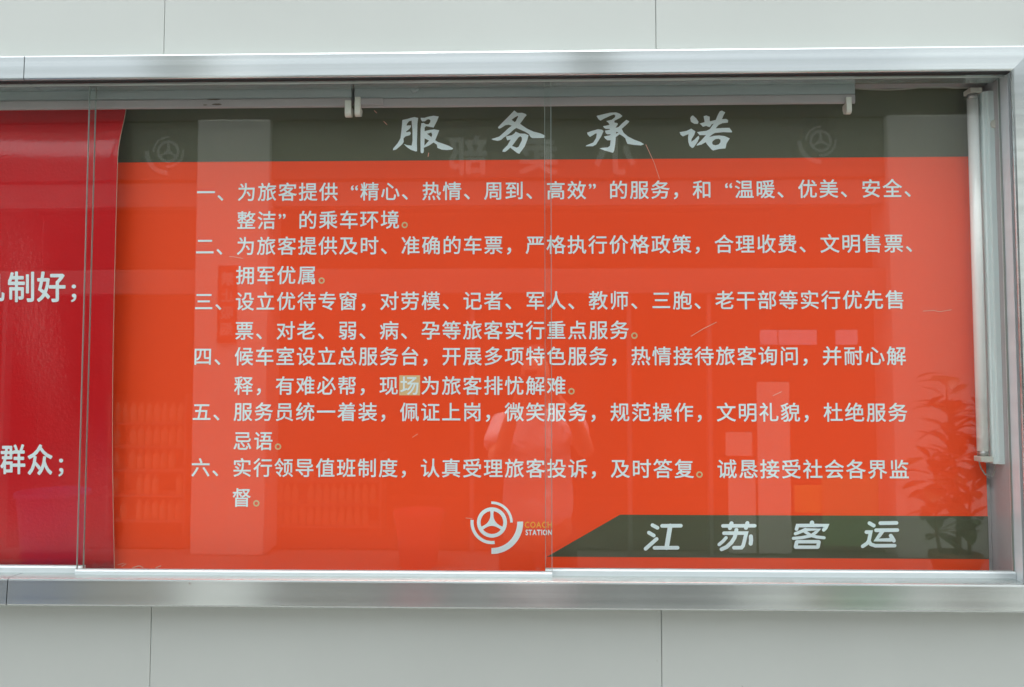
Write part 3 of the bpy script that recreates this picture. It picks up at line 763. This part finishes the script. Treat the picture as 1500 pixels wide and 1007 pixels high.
# shelves of drinks inside the shop
bm = bmesh.new(); lathe(bm, [(0.0, 0.0), (0.030, 0.0), (0.032, 0.02), (0.032, 0.12), (0.014, 0.17), (0.012, 0.185)], (0, 0, 0), 10)
bottle_me = None
def bottle(x, y, z, lab):
    global bottle_me
    if bottle_me is None:
        o = build('drink_bottle', bm, M['drink'], None, smooth=True); bottle_me = o
    else:
        o = bottle_me.copy(); COL.objects.link(o)
    o.location = (x, y, z); tag(o, lab, 'bottle', 'drink bottles on the shop shelves')
def shelf(u0, u1, vs, L, label):
    x0, x1 = fx(u0, L), fx(u1, L)
    e = empty('drinks_shelf', ((x0 + x1) / 2, -L, 0)); tag(e, label, 'shelf')
    zt = fz(vs[0], L) + 0.26
    for x in (x0, x1 - 0.02): build('side_panel', bx(x, x + 0.02, -L - 0.3, -L, 0.0, zt), M['shelf'], e)
    for v in vs:
        z = fz(v, L)
        if z < 0.03: continue
        build('shelf_board', bx(x0 + 0.021, x1 - 0.021, -L - 0.3, -L, z - 0.02, z), M['shelf'], e)
        n = int((x1 - x0 - 0.06) / 0.075)
        for i in range(n):
            if random.random() < 0.12: continue
            bottle(x0 + 0.06 + i * 0.075, -L - 0.07, z + 0.0005, 'amber drink bottle in a row on a shelf inside the dim shop')
shelf(160, 275, [620, 655, 690, 727, 765], 5.7, 'low rack of drink bottles inside the left bay of the shop')
shelf(400, 560, [705, 740, 772], 5.9, 'short rack of drink bottles inside the wide bay of the shop')

# buckets
def bucket(name, u, v_top, w_px, L, mat, label, handle=True):
    x = fx(u, L); h = fz(v_top, L); r = (fx(u + w_px / 2, L) - fx(u - w_px / 2, L)) / 2
    e = empty(name, (x, -L, 0)); tag(e, label, name.replace('plastic_', ''))
    bm = bmesh.new(); lathe(bm, [(r * 0.74, 0.002), (r * 0.94, h - 0.03), (r, h - 0.03), (r, h), (r * 0.93, h), (r * 0.70, 0.02)], (x, -L, 0), 28)
    build('shell', bm, mat, e, smooth=False)
    bm = bmesh.new(); tube(bm, [(x - r * 1.01, -L, h - 0.015)] + [(x + r * 1.02 * math.cos(math.pi - t), -L + 0.10 * math.sin(t), h - 0.02 - 0.16 * math.sin(t)) for t in (0.4, 0.8, 1.2, 1.57, 1.95, 2.35, 2.75)] + [(x + r * 1.01, -L, h - 0.015)], 0.005, 6)
    build('handle', bm, M['wire'], e)
bucket('plastic_bucket', 615, 748, 72, 4.7, M['bucket_red'], 'rose red plastic bucket on the paving before the shop')
bucket('plastic_bin', 82, 722, 100, 4.4, M['bin_blue'], 'tall blue plastic bin on the paving at the left of the shop')

# rubber plant in front of the right hand pillar
LP = 3.9
pl_ = empty('potted_plant', (fx(1395, LP), -LP, 0)); tag(pl_, 'tall dark rubber plant in a clay pot before the white pillar', 'plant')
x0 = fx(1395, LP)
bm = bmesh.new(); lathe(bm, [(0.11, 0.0), (0.155, 0.24), (0.17, 0.24), (0.17, 0.28), (0.15, 0.28)], (x0, -LP, 0), 24); build('pot', bm, M['pot'], pl_)
bm = bmesh.new(); lathe(bm, [(0.148, 0.255), (0.10, 0.268)], (x0, -LP, 0), 20); build('soil', bm, M['soil'], pl_)
rnd = random.Random(3)
bs, bl = bmesh.new(), bmesh.new()
def leaf(bm, base, d, ln):
    d = d.normalized(); s_ = d.cross(Vector((0, 0, 1))); s_ = s_.normalized() if s_.length > 0.01 else Vector((1, 0, 0)); up = s_.cross(d)
    prof = [(0, .04), (.2, .6), (.45, 1), (.7, .85), (.9, .4), (1, .02)]
    L_, R_, C_ = [], [], []
    for t, w_ in prof:
        c = base + d * ln * (t + 0.12) - Vector((0, 0, 1)) * ln * 0.28 * t * t
        C_.append(bm.verts.new(c)); L_.append(bm.verts.new(c + s_ * w_ * ln * .27 + up * ln * .05 * w_)); R_.append(bm.verts.new(c - s_ * w_ * ln * .27 + up * ln * .05 * w_))
    for i in range(len(prof) - 1):
        bm.faces.new((C_[i], C_[i + 1], L_[i + 1], L_[i])); bm.faces.new((C_[i + 1], C_[i], R_[i], R_[i + 1]))
for sx, sy, hgt in ((0, 0, 1.46), (0.07, 0.03, 1.2), (-0.06, -0.02, 0.92), (0.03, -0.06, 1.33)):
    pts = [Vector((x0 + sx * (1 + t * 1.6) + 0.03 * math.sin(t * 5 + sx * 40), -LP + sy * (1 + t), 0.25 + (hgt - 0.25) * t)) for t in [i / 10 for i in range(11)]]
    tube(bs, pts, [0.013 - 0.008 * i / 10 for i in range(11)], 8)
    for i in range(2, 11):
        for q in range(4):
            an = rnd.uniform(0, 6.28); leaf(bl, pts[i] + Vector((0, 0, rnd.uniform(-.05, .05))), Vector((math.cos(an), math.sin(an) * 0.8, rnd.uniform(-0.3, 1.2))), rnd.uniform(0.15, 0.25))
build('stem', bs, M['stem'], pl_, smooth=True); build('foliage', bl, M['leaf'], pl_, smooth=True)

# the photographer, mirrored in the panes
def skin(name, nodes, edges_, mat, parent=None, levels=2, root=0):
    me = bpy.data.meshes.new(name); me.from_pydata([n[:3] for n in nodes], edges_, [])
    o = bpy.data.objects.new(name, me); COL.objects.link(o)
    md = o.modifiers.new('skin', 'SKIN'); md.use_smooth_shade = True
    for d, n in zip(me.skin_vertices[0].data, nodes):
        r_ = n[3]; d.radius = (r_, n[4] if len(n) > 4 else r_)
    me.skin_vertices[0].data[root].use_root = True
    sb = o.modifiers.new('sub', 'SUBSURF'); sb.levels = sb.render_levels = levels
    bpy.context.view_layer.update()
    dg = bpy.context.evaluated_depsgraph_get()
    m2 = bpy.data.meshes.new_from_object(o.evaluated_get(dg)); m2.materials.clear(); m2.materials.append(mat)
    for p in m2.polygons: p.use_smooth = True
    bpy.data.objects.remove(o); o2 = bpy.data.objects.new(name, m2); COL.objects.link(o2)
    if parent: o2.parent = parent; o2.matrix_parent_inverse = placed(parent).inverted()
    return o2
PX, PY = 0.03, -1.90
per = empty('person', (PX, PY, 0)); tag(per, 'person in pale pink short sleeved shirt and dark trousers raising a camera to the face', 'person')
n = [(PX, PY, .84, .125, .10), (PX, PY, 1.02, .12, .09), (PX, PY + .01, 1.20, .135, .095), (PX, PY + .02, 1.30, .07, .06), (PX - .005, PY + .05, 1.365, .048), (PX - .012, PY + .085, 1.42, .065, .075), (PX - .012, PY + .095, 1.50, .072, .085), (PX - .012, PY + .085, 1.565, .05, .06),
     # left arm (toward -x)
     (PX - .145, PY + .02, 1.268, .052), (PX - .175, PY + .12, 1.15, .045), (PX - .165, PY + .19, 1.10, .038), (PX - .13, PY + .22, 1.25, .033), (PX - .085, PY + .235, 1.37, .024), (PX - .07, PY + .245, 1.41, .022, .03),
     # right arm
     (PX + .145, PY + .02, 1.268, .052), (PX + .19, PY + .09, 1.19, .045), (PX + .20, PY + .17, 1.155, .038), (PX + .15, PY + .215, 1.29, .033), (PX + .065, PY + .235, 1.39, .024), (PX + .05, PY + .245, 1.425, .022, .03),
     # legs
     (PX - .085, PY, .76, .085), (PX - .10, PY + .01, .44, .055), (PX - .105, PY - .01, .10, .038), (PX - .11, PY + .10, .035, .032), (PX - .112, PY + .16, .028, .026),
     (PX + .085, PY, .76, .085), (PX + .10, PY + .01, .44, .055), (PX + .105, PY - .01, .10, .038), (PX + .12, PY + .10, .035, .032), (PX + .124, PY + .16, .028, .026)]
e = [(0, 1), (1, 2), (2, 3), (3, 4), (4, 5), (5, 6), (6, 7), (3, 8), (8, 9), (9, 10), (10, 11), (11, 12), (12, 13), (3, 14), (14, 15), (15, 16), (16, 17), (17, 18), (18, 19), (0, 20), (20, 21), (21, 22), (22, 23), (23, 24), (0, 25), (25, 26), (26, 27), (27, 28), (28, 29)]
for hand, sg in ((13, -1), (19, 1)):   # four fingers and a thumb round the camera body
    hx, hy, hz = n[hand][:3]
    for f in range(4):
        b0 = len(n)
        ln = (0.9, 1.0, 0.95, 0.8)[f]
        n.append((hx - sg * .006 * 0 + sg * .002, hy + .026 + .004 * f * 0, hz + .020 - .013 * f, .0085))
        n.append((hx - sg * .018 * ln, hy + .042, hz + .024 - .014 * f, .0078))
        n.append((hx - sg * .036 * ln, hy + .044, hz + .024 - .014 * f, .0065))
        e += [(hand, b0), (b0, b0 + 1), (b0 + 1, b0 + 2)]
    b0 = len(n)
    n.append((hx - sg * .014, hy - .004, hz - .006, .0095)); n.append((hx - sg * .034, hy - .006, hz + .004, .0085)); e += [(hand, b0), (b0, b0 + 1)]
skin('body', n, e, M['skin'], per)
sh = [(PX, PY, .77, .185, .14), (PX, PY, .98, .165, .12), (PX, PY + .01, 1.17, .155, .115), (PX, PY + .02, 1.285, .10, .075), (PX - .005, PY + .04, 1.335, .062),
      (PX - .150, PY + .025, 1.262, .070), (PX - .180, PY + .12, 1.150, .072), (PX + .150, PY + .025, 1.262, .070), (PX + .195, PY + .09, 1.19, .068)]
skin('shirt', sh, [(0, 1), (1, 2), (2, 3), (3, 4), (3, 5), (5, 6), (3, 7), (7, 8)], M['shirt'], per)
tr_ = [(PX, PY, .83, .13, .11), (PX - .088, PY, .72, .098), (PX - .102, PY + .008, .44, .074), (PX - .106, PY - .008, .09, .066), (PX + .088, PY, .72, .098), (PX + .102, PY + .008, .44, .074), (PX + .106, PY - .008, .09, .066)]
skin('trousers', tr_, [(0, 1), (1, 2), (2, 3), (0, 4), (4, 5), (5, 6)], M['trousers'], per)
skin('hair', [(PX - .012, PY + .02, 1.50, .06, .07), (PX - .012, PY + .05, 1.565, .072, .062), (PX - .012, PY + .10, 1.60, .058, .03)], [(0, 1), (1, 2)], M['hair'], per)
kc = empty('camera_in_hands', (0.0, -1.66, 1.40)); kc.name = 'handheld_camera'
tag(kc, 'black camera held up in front of the face of the person in the pink shirt', 'camera')
build('body', bx(-0.062, 0.062, -1.675, -1.625, 1.395, 1.475, bev=0.008), M['camera'], kc)
build('viewfinder_hump', bx(-0.025, 0.025, -1.672, -1.628, 1.476, 1.498, bev=0.006), M['camera'], kc)
bm = bmesh.new(); tube(bm, [(0, -1.624, 1.437), (0, -1.60, 1.437), (0, -1.5995, 1.437), (0, -1.565, 1.437)], [0.034, 0.034, 0.031, 0.031], 28); build('lens', bm, M['camera'], kc, smooth=False)
